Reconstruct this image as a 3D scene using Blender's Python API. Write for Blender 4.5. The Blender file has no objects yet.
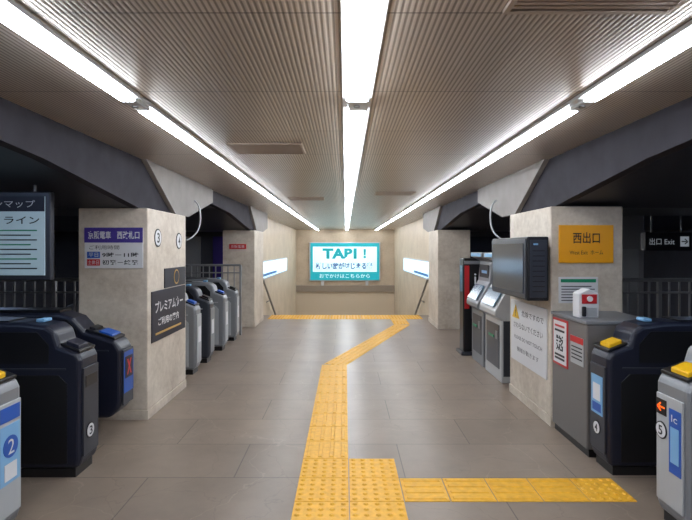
import bpy, bmesh, math, random
from mathutils import Vector, Matrix
random.seed(3)
S=bpy.context.scene
try:
    S.view_settings.view_transform='Standard'
except Exception: pass

# ---------------------------------------------------------------- materials
def srgb(r,g,b):
    f=lambda c:(c/255/12.92) if c/255<=0.04045 else ((c/255+0.055)/1.055)**2.4
    return (f(r),f(g),f(b),1)
MC={}
def mat(name,col,rough=0.5,metal=0.0,emit=None,es=1.0,noise=0.0,nscale=30,spec=0.5):
    if name in MC: return MC[name]
    m=bpy.data.materials.new(name); m.use_nodes=True
    nt=m.node_tree; b=nt.nodes['Principled BSDF']
    c=srgb(*col)
    b.inputs['Base Color'].default_value=c
    b.inputs['Roughness'].default_value=rough
    b.inputs['Metallic'].default_value=metal
    b.inputs['Specular IOR Level'].default_value=spec
    if noise>0:
        tc=nt.nodes.new('ShaderNodeTexCoord'); n=nt.nodes.new('ShaderNodeTexNoise')
        n.inputs['Scale'].default_value=nscale; n.inputs['Detail'].default_value=6
        r=nt.nodes.new('ShaderNodeValToRGB')
        r.color_ramp.elements[0].position=0.3; r.color_ramp.elements[1].position=0.7
        r.color_ramp.elements[0].color=tuple(x*(1-noise) for x in c[:3])+(1,)
        r.color_ramp.elements[1].color=tuple(min(1,x*(1+noise)) for x in c[:3])+(1,)
        nt.links.new(tc.outputs['Object'],n.inputs['Vector']); nt.links.new(n.outputs['Fac'],r.inputs['Fac'])
        nt.links.new(r.outputs['Color'],b.inputs['Base Color'])
    if emit:
        b.inputs['Emission Color'].default_value=srgb(*emit); b.inputs['Emission Strength'].default_value=es
    MC[name]=m; return m

def mat_floor():
    m=bpy.data.materials.new('floor_stone_tiles'); m.use_nodes=True
    nt=m.node_tree; N=nt.nodes; L=nt.links; b=N['Principled BSDF']
    tc=N.new('ShaderNodeTexCoord')
    mp=N.new('ShaderNodeMapping'); mp.inputs['Location'].default_value=(0.18,0.1,0)
    L.new(tc.outputs['Object'],mp.inputs['Vector'])
    br=N.new('ShaderNodeTexBrick'); br.offset=0.5; br.inputs['Scale'].default_value=1
    br.inputs['Brick Width'].default_value=1.2; br.inputs['Row Height'].default_value=0.6
    br.inputs['Mortar Size'].default_value=0.004; br.inputs['Mortar Smooth'].default_value=0.2
    br.inputs['Color1'].default_value=srgb(136,121,109); br.inputs['Color2'].default_value=srgb(126,112,101)
    br.inputs['Mortar'].default_value=srgb(86,77,71)
    L.new(mp.outputs['Vector'],br.inputs['Vector'])
    n=N.new('ShaderNodeTexNoise'); n.inputs['Scale'].default_value=1.8; n.inputs['Detail'].default_value=10; n.inputs['Roughness'].default_value=0.68
    L.new(tc.outputs['Object'],n.inputs['Vector'])
    r=N.new('ShaderNodeValToRGB'); r.color_ramp.elements[0].position=0.3; r.color_ramp.elements[1].position=0.72
    r.color_ramp.elements[0].color=(0.78,0.78,0.78,1); r.color_ramp.elements[1].color=(1.12,1.10,1.06,1)
    L.new(n.outputs['Fac'],r.inputs['Fac'])
    mx=N.new('ShaderNodeMixRGB'); mx.blend_type='MULTIPLY'; mx.inputs['Fac'].default_value=1
    L.new(br.outputs['Color'],mx.inputs['Color1']); L.new(r.outputs['Color'],mx.inputs['Color2'])
    n2=N.new('ShaderNodeTexNoise'); n2.inputs['Scale'].default_value=1.3; n2.inputs['Detail'].default_value=6
    L.new(tc.outputs['Object'],n2.inputs['Vector'])
    mv=N.new('ShaderNodeMixRGB'); mv.blend_type='ADD'; mv.inputs['Fac'].default_value=1
    L.new(tc.outputs['Object'],mv.inputs['Color1']); L.new(n2.outputs['Color'],mv.inputs['Color2'])
    last=mx.outputs['Color']
    for sc,wd,col,amt in ((1.0,.006,(176,158,140),.5),(1.5,.008,(84,74,68),.6)):
        v=N.new('ShaderNodeTexVoronoi'); v.feature='DISTANCE_TO_EDGE'; v.inputs['Scale'].default_value=sc
        L.new(mv.outputs['Color'],v.inputs['Vector'])
        r2=N.new('ShaderNodeValToRGB'); r2.color_ramp.elements[0].position=0.0; r2.color_ramp.elements[1].position=wd
        r2.color_ramp.elements[0].color=(amt,amt,amt,1); r2.color_ramp.elements[1].color=(0,0,0,1)
        L.new(v.outputs['Distance'],r2.inputs['Fac'])
        mm=N.new('ShaderNodeMath'); mm.operation='MULTIPLY'
        L.new(r2.outputs['Color'],mm.inputs[0]); L.new(n.outputs['Fac'],mm.inputs[1])
        m3=N.new('ShaderNodeMixRGB'); L.new(mm.outputs[0],m3.inputs['Fac'])
        L.new(last,m3.inputs['Color1']); m3.inputs['Color2'].default_value=srgb(*col); last=m3.outputs['Color']
    L.new(last,b.inputs['Base Color'])
    b.inputs['Roughness'].default_value=0.33; b.inputs['Specular IOR Level'].default_value=0.42
    return m

def mat_ceiling():
    m=bpy.data.materials.new('ceiling_ribbed_metal'); m.use_nodes=True
    nt=m.node_tree; N=nt.nodes; L=nt.links; b=N['Principled BSDF']
    tc=N.new('ShaderNodeTexCoord')
    w=N.new('ShaderNodeTexWave'); w.wave_type='BANDS'; w.bands_direction='X'; w.inputs['Scale'].default_value=14
    L.new(tc.outputs['Object'],w.inputs['Vector'])
    r=N.new('ShaderNodeValToRGB'); r.color_ramp.elements[0].position=0.1; r.color_ramp.elements[1].position=0.6
    r.color_ramp.elements[0].color=srgb(132,118,106); r.color_ramp.elements[1].color=srgb(198,185,172)
    L.new(w.outputs['Fac'],r.inputs['Fac'])
    br=N.new('ShaderNodeTexBrick'); br.offset=0; br.inputs['Scale'].default_value=1
    br.inputs['Brick Width'].default_value=20; br.inputs['Row Height'].default_value=0.9; br.inputs['Mortar Size'].default_value=0.005
    br.inputs['Color1'].default_value=(1,1,1,1); br.inputs['Color2'].default_value=(.94,.94,.94,1); br.inputs['Mortar'].default_value=(.4,.4,.4,1)
    mp=N.new('ShaderNodeMapping'); mp.inputs['Location'].default_value=(10,0,0)
    L.new(tc.outputs['Object'],mp.inputs['Vector']); L.new(mp.outputs['Vector'],br.inputs['Vector'])
    mx=N.new('ShaderNodeMixRGB'); mx.blend_type='MULTIPLY'; mx.inputs['Fac'].default_value=1
    L.new(r.outputs['Color'],mx.inputs['Color1']); L.new(br.outputs['Color'],mx.inputs['Color2'])
    L.new(mx.outputs['Color'],b.inputs['Base Color'])
    bp=N.new('ShaderNodeBump'); bp.inputs['Strength'].default_value=0.18; bp.inputs['Distance'].default_value=0.006
    L.new(w.outputs['Fac'],bp.inputs['Height']); L.new(bp.outputs['Normal'],b.inputs['Normal'])
    b.inputs['Metallic'].default_value=0.3; b.inputs['Roughness'].default_value=0.3
    return m

def mat_stone(name,c1,c2):
    m=bpy.data.materials.new(name); m.use_nodes=True
    nt=m.node_tree; N=nt.nodes; L=nt.links; b=N['Principled BSDF']
    tc=N.new('ShaderNodeTexCoord')
    n=N.new('ShaderNodeTexNoise'); n.inputs['Scale'].default_value=14; n.inputs['Detail'].default_value=10; n.inputs['Roughness'].default_value=0.7
    L.new(tc.outputs['Object'],n.inputs['Vector'])
    n3=N.new('ShaderNodeTexNoise'); n3.inputs['Scale'].default_value=2; n3.inputs['Detail'].default_value=3
    L.new(tc.outputs['Object'],n3.inputs['Vector'])
    ad=N.new('ShaderNodeMath'); ad.operation='ADD'; L.new(n.outputs['Fac'],ad.inputs[0]); L.new(n3.outputs['Fac'],ad.inputs[1])
    ml=N.new('ShaderNodeMath'); ml.operation='MULTIPLY'; ml.inputs[1].default_value=0.5; L.new(ad.outputs[0],ml.inputs[0])
    r=N.new('ShaderNodeValToRGB'); r.color_ramp.elements[0].position=0.38; r.color_ramp.elements[1].position=0.62
    r.color_ramp.elements[0].color=srgb(*c1); r.color_ramp.elements[1].color=srgb(*c2)
    L.new(ml.outputs[0],r.inputs['Fac']); L.new(r.outputs['Color'],b.inputs['Base Color'])
    b.inputs['Roughness'].default_value=0.5
    return m

M_floor=mat_floor(); M_ceil=mat_ceiling()
M_stone=mat_stone('pillar_stone',(178,164,148),(210,199,184))
M_wall=mat_stone('wall_stone_beige',(188,170,146),(208,191,166))
M_dark=mat('dark_ceiling_paint',(40,40,50),0.42,noise=.2,nscale=4)
M_fascia=mat('fascia_dark_metal',(50,48,54),0.75,0.0,noise=.2,nscale=5,spec=.15)
M_pale=mat('beam_pale_paint',(128,122,118),0.6,noise=.10,nscale=6,spec=.3)
M_outwall=mat('outer_wall_dark',(78,78,86),0.6,noise=.15,nscale=2)
M_light=mat('lamp_diffuser',(255,255,255),0.4,emit=(240,247,255),es=27)
M_tube=mat('side_lamp_tube',(255,255,255),0.4,emit=(180,208,255),es=26)
M_frame=mat('lamp_frame',(200,200,200),0.4)
M_yel=mat('tactile_yellow',(216,160,36),0.5,noise=.12,nscale=25)
M_black=mat('black_plastic',(18,18,21),0.35)
M_navy=mat('gate_charcoal_shell',(24,27,42),0.38)
M_gun=mat('gunmetal_body',(58,60,68),0.35,0.3)
M_steel=mat('steel_grey',(130,132,136),0.38,0.3)
M_lgrey=mat('light_grey_plate',(164,166,168),0.4)
M_white=mat('white_enamel',(208,208,210),0.4)
M_blue=mat('sign_blue',(30,80,164),0.4)
M_lblue=mat('sticker_light_blue',(118,166,205),0.4)
M_purple=mat('sign_purple',(64,48,135),0.4)
M_red=mat('sign_red',(185,33,38),0.4)
M_orange=mat('arrow_orange',(250,110,20),0.4,emit=(255,100,20),es=0.8)
M_ysign=mat('exit_sign_yellow',(232,160,12),0.4)
M_ink=mat('ink_black',(20,20,26),0.5)
M_green=mat('sign_green',(20,135,96),0.4)
M_yread=mat('reader_yellow',(218,170,15),0.4)
M_dnavy=mat('poster_navy',(26,28,44),0.45)
M_gold=mat('poster_gold',(190,150,76),0.4)
M_rail=mat('rail_metal',(150,150,152),0.3,0.5)
M_nos=mat('step_stone',(120,112,104),0.6,noise=.1)

# ---------------------------------------------------------------- helpers
def link(o,par=None):
    S.collection.objects.link(o)
    if par: o.parent=par
    return o
def grp(name,loc):
    e=bpy.data.objects.new(name,None); e.location=loc; e.empty_display_size=0.1
    S.collection.objects.link(e); return e
def fin(name,bm,mats,par=None,bev=0,smooth=False,org=None):
    bmesh.ops.recalc_face_normals(bm,faces=bm.faces[:])
    off=Vector(par.location) if par else (Vector(org) if org else Vector((0,0,0)))
    if off.length>0: bmesh.ops.translate(bm,verts=bm.verts[:],vec=-off)
    me=bpy.data.meshes.new(name); bm.to_mesh(me); bm.free()
    for m in (mats if isinstance(mats,(list,tuple)) else [mats]): me.materials.append(m)
    o=bpy.data.objects.new(name,me)
    if smooth:
        for p in me.polygons: p.use_smooth=True
    if not par and org: o.location=org
    link(o,par)
    if bev>0:
        b=o.modifiers.new('bevel','BEVEL'); b.width=bev; b.segments=3; b.limit_method='ANGLE'
    return o
def bbox(bm,x0,x1,y0,y1,z0,z1,mi=0):
    x0,x1=sorted((x0,x1)); y0,y1=sorted((y0,y1)); z0,z1=sorted((z0,z1))
    v=[bm.verts.new((x,y,z)) for x in (x0,x1) for y in (y0,y1) for z in (z0,z1)]
    for f in ((0,1,3,2),(4,6,7,5),(0,4,5,1),(2,3,7,6),(0,2,6,4),(1,5,7,3)):
        fa=bm.faces.new([v[i] for i in f]); fa.material_index=mi
def box(name,x0,x1,y0,y1,z0,z1,m,par=None,bev=0,org=None):
    bm=bmesh.new(); bbox(bm,x0,x1,y0,y1,z0,z1); return fin(name,bm,m,par,bev,org=org)
def prism(name,pts,axis,a0,a1,m,par=None,bev=0):
    bm=bmesh.new(); A=[];B=[]
    for p,q in pts:
        if axis=='x': A.append(bm.verts.new((a0,p,q)));B.append(bm.verts.new((a1,p,q)))
        else: A.append(bm.verts.new((p,a0,q)));B.append(bm.verts.new((p,a1,q)))
    bm.faces.new(A); bm.faces.new(B[::-1])
    n=len(pts)
    for i in range(n):
        j=(i+1)%n; bm.faces.new((A[i],B[i],B[j],A[j]))
    return fin(name,bm,m,par,bev)
def cyl(name,p0,p1,r,m,par=None,seg=20,r2=None):
    bm=bmesh.new(); p0=Vector(p0);p1=Vector(p1);d=p1-p0
    bmesh.ops.create_cone(bm,cap_ends=True,segments=seg,radius1=r,radius2=r if r2 is None else r2,depth=d.length)
    q=d.to_track_quat('Z','Y').to_matrix().to_4x4()
    bmesh.ops.transform(bm,matrix=Matrix.Translation((p0+p1)/2)@q,verts=bm.verts[:])
    return fin(name,bm,m,par)
def tube(name,pts,r,m,par=None,smooth_pts=True):
    cu=bpy.data.curves.new(name,'CURVE'); cu.dimensions='3D'; cu.bevel_depth=r; cu.bevel_resolution=3
    sp=cu.splines.new('NURBS' if smooth_pts else 'POLY'); sp.points.add(len(pts)-1)
    off=Vector(par.location) if par else Vector((0,0,0))
    for i,p in enumerate(pts): sp.points[i].co=(*(Vector(p)-off),1)
    if smooth_pts: sp.use_endpoint_u=True; sp.order_u=4
    cu.materials.append(m); o=bpy.data.objects.new(name,cu); return link(o,par)
ROT={'front':(math.pi/2,0,0),'+x':(math.pi/2,0,math.pi/2),'-x':(math.pi/2,0,-math.pi/2)}
def text(body,center,face,w,h,m,par,bold=0.0):
    cu=bpy.data.curves.new('t','FONT'); cu.body=body; cu.size=1
    try: cu.fill_mode='FRONT'
    except Exception: pass
    cu.offset=bold
    t=bpy.data.objects.new('t',cu); S.collection.objects.link(t)
    bpy.context.view_layer.update()
    me=bpy.data.meshes.new_from_object(t.evaluated_get(bpy.context.evaluated_depsgraph_get()))
    bpy.data.objects.remove(t)
    if len(me.vertices)==0: return None
    xs=[v.co.x for v in me.vertices]; ys=[v.co.y for v in me.vertices]
    cx,cy=(min(xs)+max(xs))/2,(min(ys)+max(ys))/2; sw=w/max(1e-4,max(xs)-min(xs)); sh=h/max(1e-4,max(ys)-min(ys))
    for v in me.vertices: v.co=((v.co.x-cx)*sw,(v.co.y-cy)*sh,0)
    me.materials.clear(); me.materials.append(m)
    o=bpy.data.objects.new('lettering',me); link(o,par)
    o.rotation_euler=ROT[face]; o.location=Vector(center)-(Vector(par.location) if par else Vector((0,0,0)))
    return o
def panel(name,face,plane,a0,a1,z0,z1,m,par,t=0.01,bev=0):
    if face=='front': return box(name,a0,a1,plane-t,plane,z0,z1,m,par,bev)
    if face=='+x': return box(name,plane,plane+t,a0,a1,z0,z1,m,par,bev)
    return box(name,plane-t,plane,a0,a1,z0,z1,m,par,bev)

H=2.45; XC=1.93
# ---------------------------------------------------------------- shell
box('floor',-7,7,-3,12.1,-0.12,0,M_floor)
box('ceiling',-XC,XC,-3,22,H,H+0.1,M_ceil)
for s,n in ((-1,'left'),(1,'right')):
    box('ceiling_stair_'+n,s*XC,s*2.3,12.1,22,H,H+.1,M_ceil)
    box('ceiling_'+n,s*(XC+.08),s*7,-3,12.1,2.3,2.4,M_dark)
    box('wall_'+n,s*7,s*7.1,-3,12.1,0,2.4,M_outwall)
    box('wall_outer_'+n,s*2.15,s*7,12.1,12.2,0,2.45,M_outwall)
    box('wall_stair_'+n,s*2.15,s*2.3,12.2,22,-2.4,H,M_wall)
box('wall_back',-7,7,-3.1,-3,0,2.6,M_outwall)
box('wall_far',-2.3,2.3,22,22.12,-2.4,2.6,M_wall)
box('trim_far_ledge',-2.149,2.149,21.84,22,-0.26,0.0,mat('ledge_grey',(150,136,120),0.5),None)
box('trim_far_wall',-2.149,2.149,21.93,22,-2.2,-0.26,mat('dado_beige',(214,196,170),0.5),None)
bm=bmesh.new()
for i in range(14):
    bbox(bm,-2.148,2.148,12.1+.3*i,12.1+.3*(i+1),-2.4,-.15*(i+1))
fin('staircase',bm,M_nos)
box('floor_landing',-2.148,2.148,16.3,22,-2.4,-2.2,M_floor)

def fascia(s,n):
    g=grp('ceiling_beam',(s*XC,5,2.2))
    def pr(nm,pts,mm,xa=XC,xb=XC+.08):
        prism(nm,pts,'x',s*xa,s*xb,mm,g)
    def low(l): return [(l[0][0],H)]+l+[(l[-1][0],H)]
    pr('web',low([(-3,2.24),(2.4,2.24),(3.2,2.18),(4.68,1.985),(5.8,1.985),(7.1,2.26),(8.4,2.2),(10.2,1.985),(11.3,1.985),(12.09,2.08)]),M_fascia)
    pr('haunch',[(4.72,H-.002),(5.55,1.985),(6.0,1.985),(7.1,2.26),(7.1,H-.002)],M_pale,XC-.05,XC-.001)
    pr('haunch_far',[(9.9,H-.002),(10.6,1.985),(11.4,1.985),(12.09,2.1),(12.09,H-.002)],M_pale,XC-.05,XC-.001)
    for y0,y1 in ((4.68,5.8),(10.2,11.3)):
        g=grp('ceiling_girder',(s*4.4,(y0+y1)/2,2.15))
        prism('girder',[(y0-1.6,2.299),(y0,1.985),(y1,1.985),(y1+1.0,2.299)],'x',s*(XC+.081),s*6.99,M_dark,g)
fascia(-1,'left'); fascia(1,'right')

def pillar(s,y0,y1,z1=1.984):
    g=grp('pillar',(s*2.18,(y0+y1)/2,0))
    box('shaft',s*1.85,s*2.5,y0,y1,0.09,z1,M_stone,g,0.012)
    box('base',s*1.845,s*2.505,y0-.005,y1+.005,0,0.09,M_stone,g,0.004)
    return g
pillar(-1,4.68,5.8); pillar(1,4.5,5.62); pillar(-1,10.2,11.3); pillar(1,10.0,11.1)

# ---------------------------------------------------------------- ceiling lights
def striplight(x,w,y0,y1):
    g=grp('ceiling_strip_light',(x,(y0+y1)/2,H))
    box('housing',x-w/2-.02,x+w/2+.02,y0,y1,H-.02,H-.001,M_frame,g)
    box('diffuser_near',x-w/2,x+w/2,y0+.02,2.74,H-.045,H-.02,M_light,g,0.008)
    box('diffuser_far',x-w/2+.008,x+w/2-.008,2.94,y1-.02,H-.045,H-.02,M_light,g,0.008)
    box('joint_cover',x-w/2+.015,x+w/2+.005,2.74,2.94,H-.04,H-.02,M_frame,g,0.005)
    cyl('sensor',(x,2.83,H-.05),(x,2.83,H-.04),.018,M_steel,g)
striplight(-1.19,.075,-2.8,21.8); striplight(.065,.12,-2.8,21.8); striplight(1.34,.075,-2.8,21.8)
for s in (-1,1):
    g=grp('side_fill_tube',(s*5.6,7.9,2.27))
    box('batten',s*5.53,s*5.67,7.0,8.5,2.25,2.299,M_frame,g)
    cyl('tube',(s*5.6,7.05,2.225),(s*5.6,8.45,2.225),.02,M_tube,g)
    g=grp('side_fill_tube',(s*3.6,1.5,2.27))  # added fill pair, out of view, brightens pillar and haunch fronts
    box('batten',s*3.53,s*3.67,-1.6,2.6,2.25,2.299,M_frame,g)
    cyl('tube',(s*3.6,-1.5,2.225),(s*3.6,2.5,2.225),.02,M_tube,g)

def grille(x0,x1,y0,y1):
    g=grp('air_vent_grille',((x0+x1)/2,(y0+y1)/2,H))
    mg=mat('grille_frame',(180,164,150),.5)
    for a in ((x0,x1,y0,y0+.02),(x0,x1,y1-.02,y1),(x0,x0+.02,y0+.02,y1-.02),(x1-.02,x1,y0+.02,y1-.02)):
        box('frame',*a,H-.015,H-.001,mg,g)
    box('void',x0+.02,x1-.02,y0+.02,y1-.02,H-.004,H-.001,M_gun,g)
    n=int((y1-y0)/.035)
    for i in range(1,n):
        y=y0+.02+i*(y1-y0-.04)/n
        box('slat',x0+.02,x1-.02,y-.008,y+.008,H-.014,H-.004,mg,g)
grille(.56,1.15,1.60,1.78); grille(-.95,-.35,4.0,4.4); grille(.45,1.05,7.4,7.8)
grille(-.95,-.35,8.2,8.6)

# ---------------------------------------------------------------- tactile paving
bm=bmesh.new()
def tile(cx,cy,ang,w,l,kind,dz=0):
    M=Matrix.Translation((cx,cy,0))@Matrix.Rotation(ang,4,'Z')
    def q(x0,x1,y0,y1,z0,z1,tp=0):
        vs=[]
        for (x,y,z) in ((x0,y0,z0),(x1,y0,z0),(x1,y1,z0),(x0,y1,z0),(x0+tp,y0+tp,z1),(x1-tp,y0+tp,z1),(x1-tp,y1-tp,z1),(x0+tp,y1-tp,z1)):
            vs.append(bm.verts.new(M@Vector((x,y,z))))
        for f in ((4,5,6,7),(0,1,5,4),(1,2,6,5),(2,3,7,6),(3,0,4,7)): bm.faces.new([vs[i] for i in f])
    g=.003
    q(-w/2+g,w/2-g,-l/2+g,l/2-g,0.0005,.005+dz,.002)
    z=.005+dz
    if kind=='bar':
        for i in range(4):
            x=-w/2+w*(i+.5)/4
            q(x-.018,x+.018,-l/2+.02,l/2-.02,z,z+.006,.006)
    else:
        for i in range(5):
            for j in range(5):
                x=-w/2+w*(i+.5)/5; y=-l/2+l*(j+.5)/5
                a=[bm.verts.new(M@Vector((x+.019*math.cos(t*math.pi/4),y+.019*math.sin(t*math.pi/4),z))) for t in range(8)]
                b2=[bm.verts.new(M@Vector((x+.010*math.cos(t*math.pi/4),y+.010*math.sin(t*math.pi/4),z+.008))) for t in range(8)]
                bm.faces.new(b2)
                for t in range(8): bm.faces.new((a[t],a[(t+1)%8],b2[(t+1)%8],b2[t]))
W=.35
for i in range(9): tile(-.150,3.81+.343*(i+.5),0,W,.343,'bar')
for r_ in range(5):
    for c in range(2): tile(-.150+c*W,3.81-.325*(r_+.5),0,W,.325,'dot')
for i in range(5):
    w_=(1.85-.375)/5
    tile(.375+w_*(i+.5),3.81-.325*1.5,math.pi/2,.325,w_,'dot' if i>=4 else 'bar')
a=Vector((-.147,6.9)); b=Vector((1.2,10.55)); d=b-a; n=11; ang=math.atan2(d.y,d.x)-math.pi/2
for i in range(n):
    p=a+d*((i+.5)/n); tile(p.x,p.y,ang,W*.93,d.length/n,'bar',-.001)
for i in range(2): tile(1.2,10.6+.4*(i+.5),0,W,.4,'dot' if i==0 else 'bar')
for i in range(10):
    for r_ in range(2): tile(-1.78+.356*(i+.5),11.4+.34*(r_+.5),0,.356,.34,'dot')
fin('tactile_paving',bm,M_yel)

# ---------------------------------------------------------------- ticket gates
def gate(side,y0,wd,num,style='dark',cant=False,x0=1.85,readc=None):
    y1=y0+wd; fx='+x' if side<0 else '-x'
    g=grp('ticket_gate',(side*(x0+.85),(y0+y1)/2,0))
    X=lambda u:side*(x0+u)
    shell={'dark':M_navy,'grey':M_gun,'light':M_steel}[style]
    if cant:
        prof=[(.50,0),(.50,.2),(.10,.2),(.02,.27),(0,.34),(0,.76),(.05,.84),(.30,.92),(.40,1.03),(.52,1.07),(1.2,1.07),(1.32,1.03),(1.40,.95),(1.65,.84),(1.68,.78),(1.68,0)]
    else:
        prof=[(.02,.06),(0,.12),(0,.82),(.02,.87),(.15,.92),(.18,1.02),(.24,1.06),(.40,1.085),(1.28,1.085),(1.44,1.06),(1.50,1.02),(1.53,.92),(1.66,.87),(1.68,.82),(1.68,.12),(1.66,.06)]
    prism('body',[(X(u),z) for u,z in prof],'y',y0,y1,shell,g,.03)
    if not cant: box('plinth',X(.04),X(1.64),y0+.015,y1-.015,0,.06,M_black,g)
    u0=.56 if cant else .09
    for ya,yb in ((y0-.006,y0),(y1,y1+.006)):
        prism('side_panel',[(X(u0),.10),(X(u0),.66),(X(u0+.06),.72),(X(1.54),.72),(X(1.6),.66),(X(1.6),.10)],'y',ya,yb,M_black if style=='dark' else (M_lgrey if style=='light' else M_gun),g,.004)
        box('side_stripe',X(.1),X(1.58),ya,yb,.755,.767,M_gun if style=='dark' else M_lgrey,g)
        ug=.36 if cant else .22
        prism('upper_glass',[(X(ug),.80),(X(ug),.93),(X(ug+.08),1.02),(X(1.38),1.02),(X(1.46),.93),(X(1.46),.80)],'y',ya,yb,M_black,g)
    box('top_cap',X(.52),X(1.2),y0+.03,y1-.03,1.07 if cant else 1.085,1.095,M_black,g,.004)
    def slope(nm,ua,ub,ya,yb,t,m):
        k=.08/.25 if cant else .05/.13; z0=.84 if cant else .87; us=.05 if cant else .02
        z=lambda u:z0+(u-us)*k
        prism(nm,[(X(ua),z(ua)),(X(ub),z(ub)),(X(ub),z(ub)+t),(X(ua),z(ua)+t)],'y',ya,yb,m,g,.006)
    if cant:
        slope('reader_bed',.06,.30,y0+.02,y1-.02,.02,M_black)
        slope('reader_pad',.09,.20,y0+.04,y1-.04,.035,readc or M_blue)
        slope('card_slot',.235,.285,y0+.05,y1-.05,.04,M_black)
    else:
        slope('reader_bed',.015,.15,y0+.02,y1-.02,.02,M_black)
        slope('reader_pad',.03,.12,y0+.04,y1-.09,.045,readc or M_blue)
        box('card_slot',X(.178),X(.188),y0+.07,y1-.07,.985,1.005,M_steel,g)
        box('status_lamp',X(.30),X(.36),y0+.08,y1-.08,1.075,1.10,M_lblue,g,.008)
    zb=.3 if cant else .14
    panel('end_plate',fx,side*(x0),y0+.025,y1-.025,zb,.76,{'dark':M_gun,'grey':M_steel,'light':M_lgrey}[style],g,.012,.004)
    pts=[(y1+.006,.45),(y1+.12,.45),(y1+.16,.5),(y1+.16,.82),(y1+.11,.9),(y1+.006,.9)]
    prism('flap',pts,'x',X(1.0),X(1.02),M_dnavy,g)
    return g,fx
def disc(g,fx,x,y,z,r,label,ring=M_ink,face=M_white):
    s=1 if fx=='+x' else -1
    cyl('number_ring',(x,y,z),(x+s*.004,y,z),r,ring,g,28)
    cyl('number_disc',(x+s*.004,y,z),(x+s*.006,y,z),r*.85,face,g,28)
    text(label,(x+s*.0075,y,z),fx,r*.75,r*1.1,ring,g,.02)
PL=1.85-.0125
g,fx=gate(-1,2.60,.26,'2','light',readc=M_yread)
panel('sticker',fx,-PL,2.66,2.82,.32,.64,M_lblue,g,.003)
cyl('sticker_disc',(-PL+.003,2.74,.52),(-PL+.006,2.74,.52),.06,M_blue,g,24)
text('2',(-PL+.0075,2.74,.52),fx,.05,.08,M_white,g)
panel('sticker_code',fx,-PL+.003,2.69,2.79,.34,.43,M_white,g,.003)
panel('warning_label',fx,-PL,2.66,2.82,.66,.74,M_blue,g,.003)
g,fx=gate(-1,3.49,.26,'3','dark',readc=M_dnavy)
disc(g,fx,-PL,3.60,.30,.055,'3')
panel('warning_label',fx,-PL,3.54,3.70,.62,.70,M_black,g,.003)
g,fx=gate(-1,4.12,.24,'3','dark',cant=True,readc=M_blue)
panel('blue_label',fx,-PL,4.15,4.33,.40,.74,M_blue,g,.003)
panel('lcd',fx,-PL+.003,4.17,4.31,.52,.70,M_dnavy,g,.002)
text('X',(-PL+.0065,4.24,.61),fx,.09,.13,M_red,g,.04)
for y,c,st in ((6.35,M_blue,'light'),(7.0,M_black,'grey'),(7.85,M_blue,'light'),(8.7,M_black,'light')):
    g,fx=gate(-1,y,.24,'4',st,readc=c,x0=1.9)
    panel('sticker',fx,-1.9+.0125,y+.06,y+.18,.4,.6,M_white,g,.003)
g,fx=gate(1,3.52,.26,'4','dark',readc=M_yread)
panel('blue_label',fx,PL,3.57,3.73,.40,.68,M_lblue,g,.003)
panel('white_label',fx,PL-.003,3.60,3.70,.5,.62,M_white,g,.002)
panel('blue_foot_label',fx,PL-.003,3.59,3.71,.42,.48,M_blue,g,.002)
disc(g,fx,PL,3.65,.30,.05,'4')
g,fx=gate(1,2.70,.28,'5','light',readc=M_yread)
panel('arrow_plate',fx,PL,2.86,2.95,.64,.73,M_black,g,.003)
text('←',(PL-.0045,2.905,.685),fx,.07,.055,M_orange,g,.02)
disc(g,fx,PL,2.905,.55,.05,'5')
panel('blue_label',fx,PL,2.735,2.835,.34,.70,M_blue,g,.003)
panel('white_label',fx,PL-.003,2.75,2.82,.40,.60,M_lblue,g,.002)
text('Ic',(PL-.006,2.785,.65),fx,.05,.04,M_white,g)

# ---------------------------------------------------------------- right counter & intercom
g=grp('service_counter',(2.1,4.1,0))
box('carcass',1.85,2.4,3.83,4.47,.06,1.02,mat('counter_grey',(112,108,106),.45,.2),g,.01)
box('plinth',1.87,2.38,3.84,4.46,0,.06,M_black,g)
box('top',1.84,2.42,3.82,4.48,1.02,1.045,M_steel,g,.006)
panel('poster_border',"-x",1.85,4.15,4.44,.60,1.0,M_red,g,.006)
panel('poster',"-x",1.844,4.17,4.42,.62,.98,M_white,g,.003)
for i,z in enumerate((.93,.89,.68,.65)):
    panel('poster_line',"-x",1.841,4.20,4.39,z,z+.018,M_red if i==0 else M_ink,g,.002)
bm=bmesh.new()
for i in range(9):
    for j in range(9):
        if random.random()<.55 or (i in(0,8) and j in (0,8)):
            bbox(bm,1.838,1.841,4.23+i*.014,4.244+i*.014,.73+j*.014,.744+j*.014)
fin('poster_code',bm,M_ink,g)
panel('notice',"-x",1.85,3.88,4.10,.68,.9,M_lgrey,g,.004)
panel('notice_head',"-x",1.846,3.88,4.10,.85,.9,M_red,g,.002)
for z in (.81,.78,.75,.72): panel('notice_line',"-x",1.846,3.9,4.08,z,z+.010,M_ink,g,.002)
g=grp('intercom_phone',(1.95,4.05,1.045))
prism('base',[(1.88,1.046),(2.04,1.046),(2.04,1.24),(1.96,1.28),(1.88,1.24)],'y',4.02,4.14,M_white,g,.008)
box('red_face',1.90,2.02,4.012,4.02,1.16,1.235,M_red,g,.002)
cyl('button',(1.96,4.012,1.2),(1.96,4.0,1.2),.022,M_white,g)
box('handset',1.895,1.925,3.985,4.012,1.06,1.14,M_ink,g,.008)
box('keypad',1.94,2.02,4.012,4.02,1.06,1.13,M_lgrey,g,.002)

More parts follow.
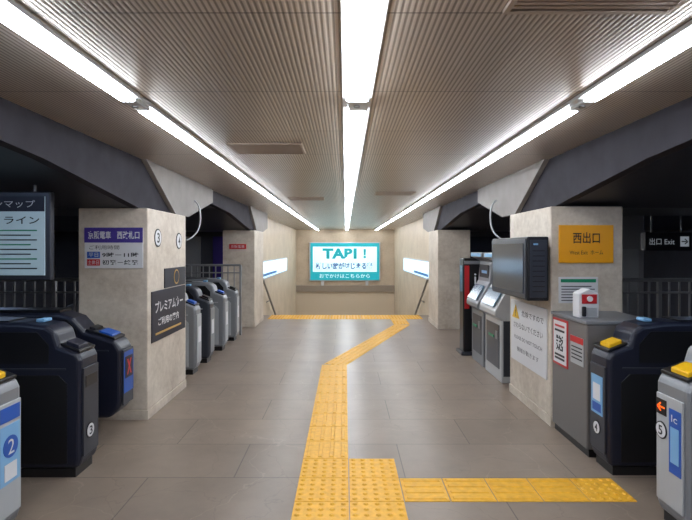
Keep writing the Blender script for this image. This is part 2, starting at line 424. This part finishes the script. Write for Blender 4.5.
# ---------------------------------------------------------------- pillar signs
y=4.68
g=grp('station_name_sign',(-2.16,y-.006,1.61))
box('plate',-2.435,-1.89,y-.012,y-.001,1.42,1.80,M_white,g,.003)
box('band',-2.435,-1.89,y-.016,y-.012,1.66,1.80,M_purple,g)
text('京阪電車　西改札口',(-2.16,y-.0175,1.73),'front',.48,.075,M_white,g,.02)
text('ご利用時間',(-2.25,y-.0135,1.615),'front',.28,.04,M_ink,g)
box('tag',-2.41,-2.29,y-.015,y-.012,1.515,1.575,M_blue,g); box('tag',-2.41,-2.29,y-.015,y-.012,1.445,1.505,M_red,g)
text('平日',(-2.35,y-.0165,1.545),'front',.09,.04,M_white,g); text('土休日',(-2.35,y-.0165,1.475),'front',.10,.04,M_white,g)
text('9時－11時',(-2.1,y-.0135,1.545),'front',.34,.045,M_ink,g,.02); text('初発－終発',(-2.1,y-.0135,1.475),'front',.34,.045,M_ink,g,.02)
for yy,zz,l in ((4.93,1.71,'3'),(5.55,1.69,'4')):
    g=grp('number_sign',(-1.85,yy,zz)); disc(g,'+x',-1.849,yy,zz,.09,l)
g=grp('wall_poster',(-1.85,5.2,1.0))
panel('sheet','+x',-1.849,4.76,5.75,.70,1.19,M_dnavy,g,.008)
text('プレミアムカー',(-1.8395,5.25,1.03),'+x',.82,.11,M_white,g,.02)
text('ご利用の案内',(-1.8395,5.22,.88),'+x',.6,.08,M_white,g,.02)
panel('lower_strip','+x',-1.841,4.85,5.6,.76,.78,M_gold,g,.002)
g=grp('wall_poster',(-1.85,5.5,1.3))
panel('sheet','+x',-1.849,5.1,5.75,1.2,1.40,M_dnavy,g,.008)
cyl('emblem',(-1.841,5.45,1.30),(-1.838,5.45,1.30),.08,M_gold,g,24)
cyl('emblem_core',(-1.838,5.45,1.30),(-1.836,5.45,1.30),.065,M_dnavy,g,24)

y=4.5
g=grp('exit_sign',(2.16,y,1.64))
box('plate',1.917,2.405,y-.02,y-.001,1.475,1.815,M_ysign,g,.004)
text('西出口',(2.16,y-.0215,1.70),'front',.24,.10,M_ink,g,.01)
text('West Exit  ホーム',(2.16,y-.0215,1.57),'front',.30,.04,M_ink,g)
g=grp('notice_board',(2.1,y,1.23))
box('plate',1.917,2.27,y-.01,y-.001,1.114,1.348,M_white,g,.002)
box('head',1.935,2.25,y-.013,y-.01,1.30,1.33,M_green,g)
for i in range(6): box('line',1.94,2.24-.03*(i%2),y-.012,y-.01,1.135+i*.025,1.143+i*.025,M_gun,g)
g=grp('warning_poster',(1.85,5.05,.72))
panel('sheet','-x',1.849,4.57,5.55,.40,1.05,M_white,g,.01,.003)
prism('warning_triangle',[(5.28,.86),(5.50,.86),(5.39,1.0)],'x',1.835,1.838,M_yread,g)
text('!',(1.834,5.39,.915),'-x',.02,.07,M_ink,g,.02)
text('危険ですので',(1.8365,4.92,.93),'-x',.58,.06,M_ink,g)
text('さわらないでください',(1.8365,5.05,.79),'-x',.80,.06,M_ink,g)
text('PLEASE DO NOT TOUCH',(1.8365,5.05,.66),'-x',.76,.035,M_gun,g)
text('機械が動きます',(1.8365,5.05,.54),'-x',.6,.05,M_gun,g)

g=grp('information_monitor',(1.72,4.95,1.43))
M_scr=mat('monitor_screen',(26,30,40),.12,emit=(60,80,100),es=.2)
box('casing',1.61,1.80,4.42,5.48,1.14,1.71,M_black,g,.012)
box('bracket',1.80,1.849,4.7,5.2,1.3,1.55,M_steel,g)
box('bezel',1.60,1.61,4.44,5.46,1.16,1.69,M_gun,g,.003)
box('screen',1.594,1.60,4.49,5.41,1.20,1.65,M_scr,g)
box('side_cover',1.63,1.78,4.412,4.42,1.17,1.68,M_gun,g,.003)
for i in range(9): box('vent_slot',1.65,1.76,4.409,4.412,1.22+i*.045,1.228+i*.045,M_black,g)
box('status_led',1.66,1.70,4.408,4.412,1.635,1.65,M_lblue,g)

# ---------------------------------------------------------------- right machines
def machine(y0,y1,h,body,scr):
    g=grp('fare_machine',(2.1,(y0+y1)/2,0))
    pr=[(1.86,0),(1.86,.75),(1.78,.8),(1.78,.86),(1.95,1.15),(1.98,h-.12),(1.84,h-.06),(1.84,h),(2.5,h),(2.5,0)]
    prism('cabinet',pr,'y',y0,y1,body,g,.012)
    prism('screen',[(1.785,.90),(1.90,1.095),(1.892,1.10),(1.777,.905)],'y',y0+.08,y1-.08,scr,g)
    panel('upper_display','-x',1.96,y0+.08,y1-.08,1.2,h-.17,M_ink,g,.008)
    panel('upper_text','-x',1.951,y0+.14,y1-.2,1.26,1.30,M_lblue,g,.002)
    panel('cash_panel','-x',1.859,y0+.08,y1-.08,.15,.68,M_gun,g,.006)
    box('coin_slot',1.845,1.853,y0+.12,y0+.2,.5,.6,M_steel,g); box('note_slot',1.845,1.853,y0+.28,y0+.5,.5,.53,M_green,g)
    box('side_panel',1.88,2.4,y0-.008,y0,.08,.74,M_gun,g,.003)
    panel('header','-x',1.84,y0+.05,y1-.05,h-.055,h-.01,M_lblue,g,.004)
M_ms=mat('machine_screen',(40,60,75),.2,emit=(80,120,145),es=.35)
M_mc=mat('machine_cabinet',(168,168,168),.4)
machine(5.95,6.65,1.55,M_mc,M_ms); machine(6.75,7.35,1.55,M_steel,M_ms)
g=grp('information_kiosk',(1.95,7.7,0))
box('foot',1.74,2.1,7.5,7.86,0,.05,M_gun,g,.01)
box('column',1.78,2.06,7.55,7.8,.05,1.46,M_black,g,.02)
box('red_band',1.80,1.87,7.542,7.55,.7,1.35,M_red,g); box('slot',1.90,2.02,7.542,7.55,.55,.85,M_gun,g)
panel('screen','-x',1.78,7.59,7.76,.95,1.35,M_ms,g,.005)
text('i',(1.96,7.54,1.15),'front',.03,.16,M_white,g)
box('header',1.79,2.05,7.54,7.55,1.37,1.42,M_steel,g)

# ---------------------------------------------------------------- fences
def fence(x0,x1,y,h=1.26,dens=.11):
    g=grp('railing',((x0+x1)/2,y,0))
    tube('top_rail',[(x0,y,h),(x1,y,h)],.022,M_rail,g,False); tube('bottom_rail',[(x0,y,.12),(x1,y,.12)],.015,M_rail,g,False)
    tube('mid_rail',[(x0,y,h-.14),(x1,y,h-.14)],.012,M_rail,g,False)
    n=int((x1-x0)/dens)
    bm=bmesh.new()
    for i in range(n+1):
        x=x0+(x1-x0)*i/n; r=.009 if i%8 else .02
        bbox(bm,x-r,x+r,y-r,y+r,0 if i%8==0 else .12,h)
    fin('balusters',bm,M_rail,g)
fence(-6.8,-2.56,5.55); fence(-3.8,-1.95,9.3,1.3); fence(2.56,6.8,5.5)
g=grp('hanging_map_board',(-3.1,4.0,1.7))
M_map=mat('map_sheet',(170,185,190),.4,emit=(130,160,175),es=.3)
box('case',-3.9,-2.36,4.0,4.06,1.35,2.06,M_gun,g,.01)
box('sheet',-3.87,-2.40,3.99,4.0,1.39,2.02,M_map,g)
box('sheet_head',-3.87,-2.40,3.988,3.99,1.90,2.02,M_dnavy,g)
text('のりば案内 ラインマップ',(-2.95,3.986,1.96),'front',.95,.06,M_white,g)
text('ライン',(-2.58,3.986,1.83),'front',.28,.06,M_ink,g,.01)
for i in range(9): box('map_line',-3.2+.05*(i%3),-2.46-.05*(i%2),3.986,3.99,1.44+i*.038,1.449+i*.038,[M_gun,M_ink,M_green][i%3],g)
for x in (-2.5,-3.7): cyl('hanger',(x,4.03,2.06),(x,4.03,2.12),.012,M_rail,g)
g=grp('wall_poster',(-5.8,12,1.3))
for i,x in enumerate((-6.2,-5.2,-4.2,-3.2)):
    box('sheet',x,x+.7,12.08,12.099,.9,1.9,[M_map,M_blue,M_lgrey,M_purple][i],g)
g=grp('wall_poster',(5.8,12,1.3))
for i,x in enumerate((3.0,4.2,5.4)):
    box('sheet',x,x+.7,12.08,12.099,.9,1.9,[M_dnavy,M_lgrey,M_blue][i],g)
g=grp('hanging_exit_sign',(3.9,6.0,1.7))
box('case',3.6,4.16,6.0,6.1,1.58,1.80,M_ink,g,.006)
M_st=mat('sign_text_lit',(200,205,210),.4,emit=(200,210,220),es=.25)
text('出口 Exit',(3.8,5.998,1.69),'front',.3,.08,M_st,g)
box('arrow_plate',4.02,4.12,5.994,6.0,1.63,1.75,M_st,g); text('→',(4.07,5.992,1.69),'front',.08,.07,M_ink,g,.02)
for x in (3.7,4.06): cyl('hanger',(x,6.05,1.8),(x,6.05,2.1),.01,M_rail,g)
g=grp('service_duct',(4.05,7.4,0)); box('duct',3.85,4.3,7.2,7.7,0,2.29,mat('duct_grey',(150,148,148),.6),g,.01); box('access_panel',3.92,4.22,7.192,7.2,.4,1.6,M_lgrey,g)
for s in (-1,1):
    g=grp('cable',(s*1.75,5.9,2.0))
    tube('loop',[(s*1.87,6.2,2.2),(s*1.80,6.2,2.15),(s*1.77,6.15,1.9),(s*1.80,6.0,1.75),(s*1.9,5.9,1.68),(s*2.05,5.95,1.7)],.010,M_lgrey,g)

# ---------------------------------------------------------------- far end
g=grp('digital_display',(-.05,21.95,1.05))
M_teal=mat('display_teal',(20,140,150),.3,emit=(25,150,165),es=.85)
M_dw=mat('display_white',(220,235,235),.3,emit=(200,235,238),es=.7)
M_db=mat('display_blue',(30,80,150),.3,emit=(20,80,130),es=.6)
M_dt=mat('display_cyan',(10,140,150),.3,emit=(10,140,150),es=.8)
box('casing',-1.58,1.54,21.9,21.995,.2,1.90,M_frame,g,.01)
for x in (-1.0,.95): box('support_foot',x-.06,x+.06,21.9,21.99,.0005,.2,M_frame,g)
box('screen',-1.53,1.49,21.885,21.9,.24,1.86,M_teal,g)
box('white_area',-1.42,1.38,21.878,21.885,.60,1.70,M_dw,g)
text('TABI',(-.25,21.874,1.40),'front',1.5,.46,M_dt,g,.05)
text('！',(.85,21.874,1.40),'front',.12,.4,M_dt,g,.03)
text('新しい旅がはじまる春',(-.05,21.874,.86),'front',2.5,.30,M_db,g,.03)
text('おでかけはこちらから',(-.03,21.874,.42),'front',2.2,.18,M_dw,g)
for s in (-1,1):
    fx='+x' if s<0 else '-x'
    g=grp('backlit_poster',(s*2.14,14.5,1.05))
    panel('frame',fx,s*2.149,12.5,18.2,.80,1.30,M_frame,g,.03)
    panel('sheet',fx,s*2.119,12.58,18.12,.84,1.26,mat('poster_glow',(210,230,250),.3,emit=(190,220,250),es=1.0),g,.004)
    panel('blue_strip',fx,s*2.114,12.75,15.4,.88,.95,M_db,g,.002)
    g=grp('stair_handrail',(s*2.06,14,0))
    tube('rail',[(s*2.06,12.2,.85),(s*2.06,12.5,.85),(s*2.06,16.3,-1.15),(s*2.06,16.9,-1.3)],.03,mat('rail_steel',(170,165,160),.3,.6),g,False)
    for yy,zt in ((12.4,.78),(13.6,.2),(15.0,-.5),(16.2,-1.15)):
        cyl('wall_bracket',(s*2.06,yy,zt),(s*2.149,yy,zt-.05),.012,M_rail,g)
g=grp('platform_sign',(-2.1,10.19,1.68)); box('plate',-2.36,-2.02,10.17,10.199,1.60,1.70,M_red,g); text('京阪電車',(-2.19,10.168,1.65),'front',.28,.06,M_white,g)

# ---------------------------------------------------------------- world & camera
w=bpy.data.worlds.new('World'); S.world=w; w.use_nodes=True
w.node_tree.nodes['Background'].inputs['Color'].default_value=(.5,.55,.65,1)
w.node_tree.nodes['Background'].inputs['Strength'].default_value=.05
cam=bpy.data.cameras.new('camera'); cam.sensor_width=36; cam.lens=500/692*36
cam.shift_y=-11/692; cam.shift_x=.001; cam.clip_start=.05
co=bpy.data.objects.new('camera',cam); co.location=(0,0,1.6); co.rotation_euler=(math.pi/2,0,0)
S.collection.objects.link(co); S.camera=co
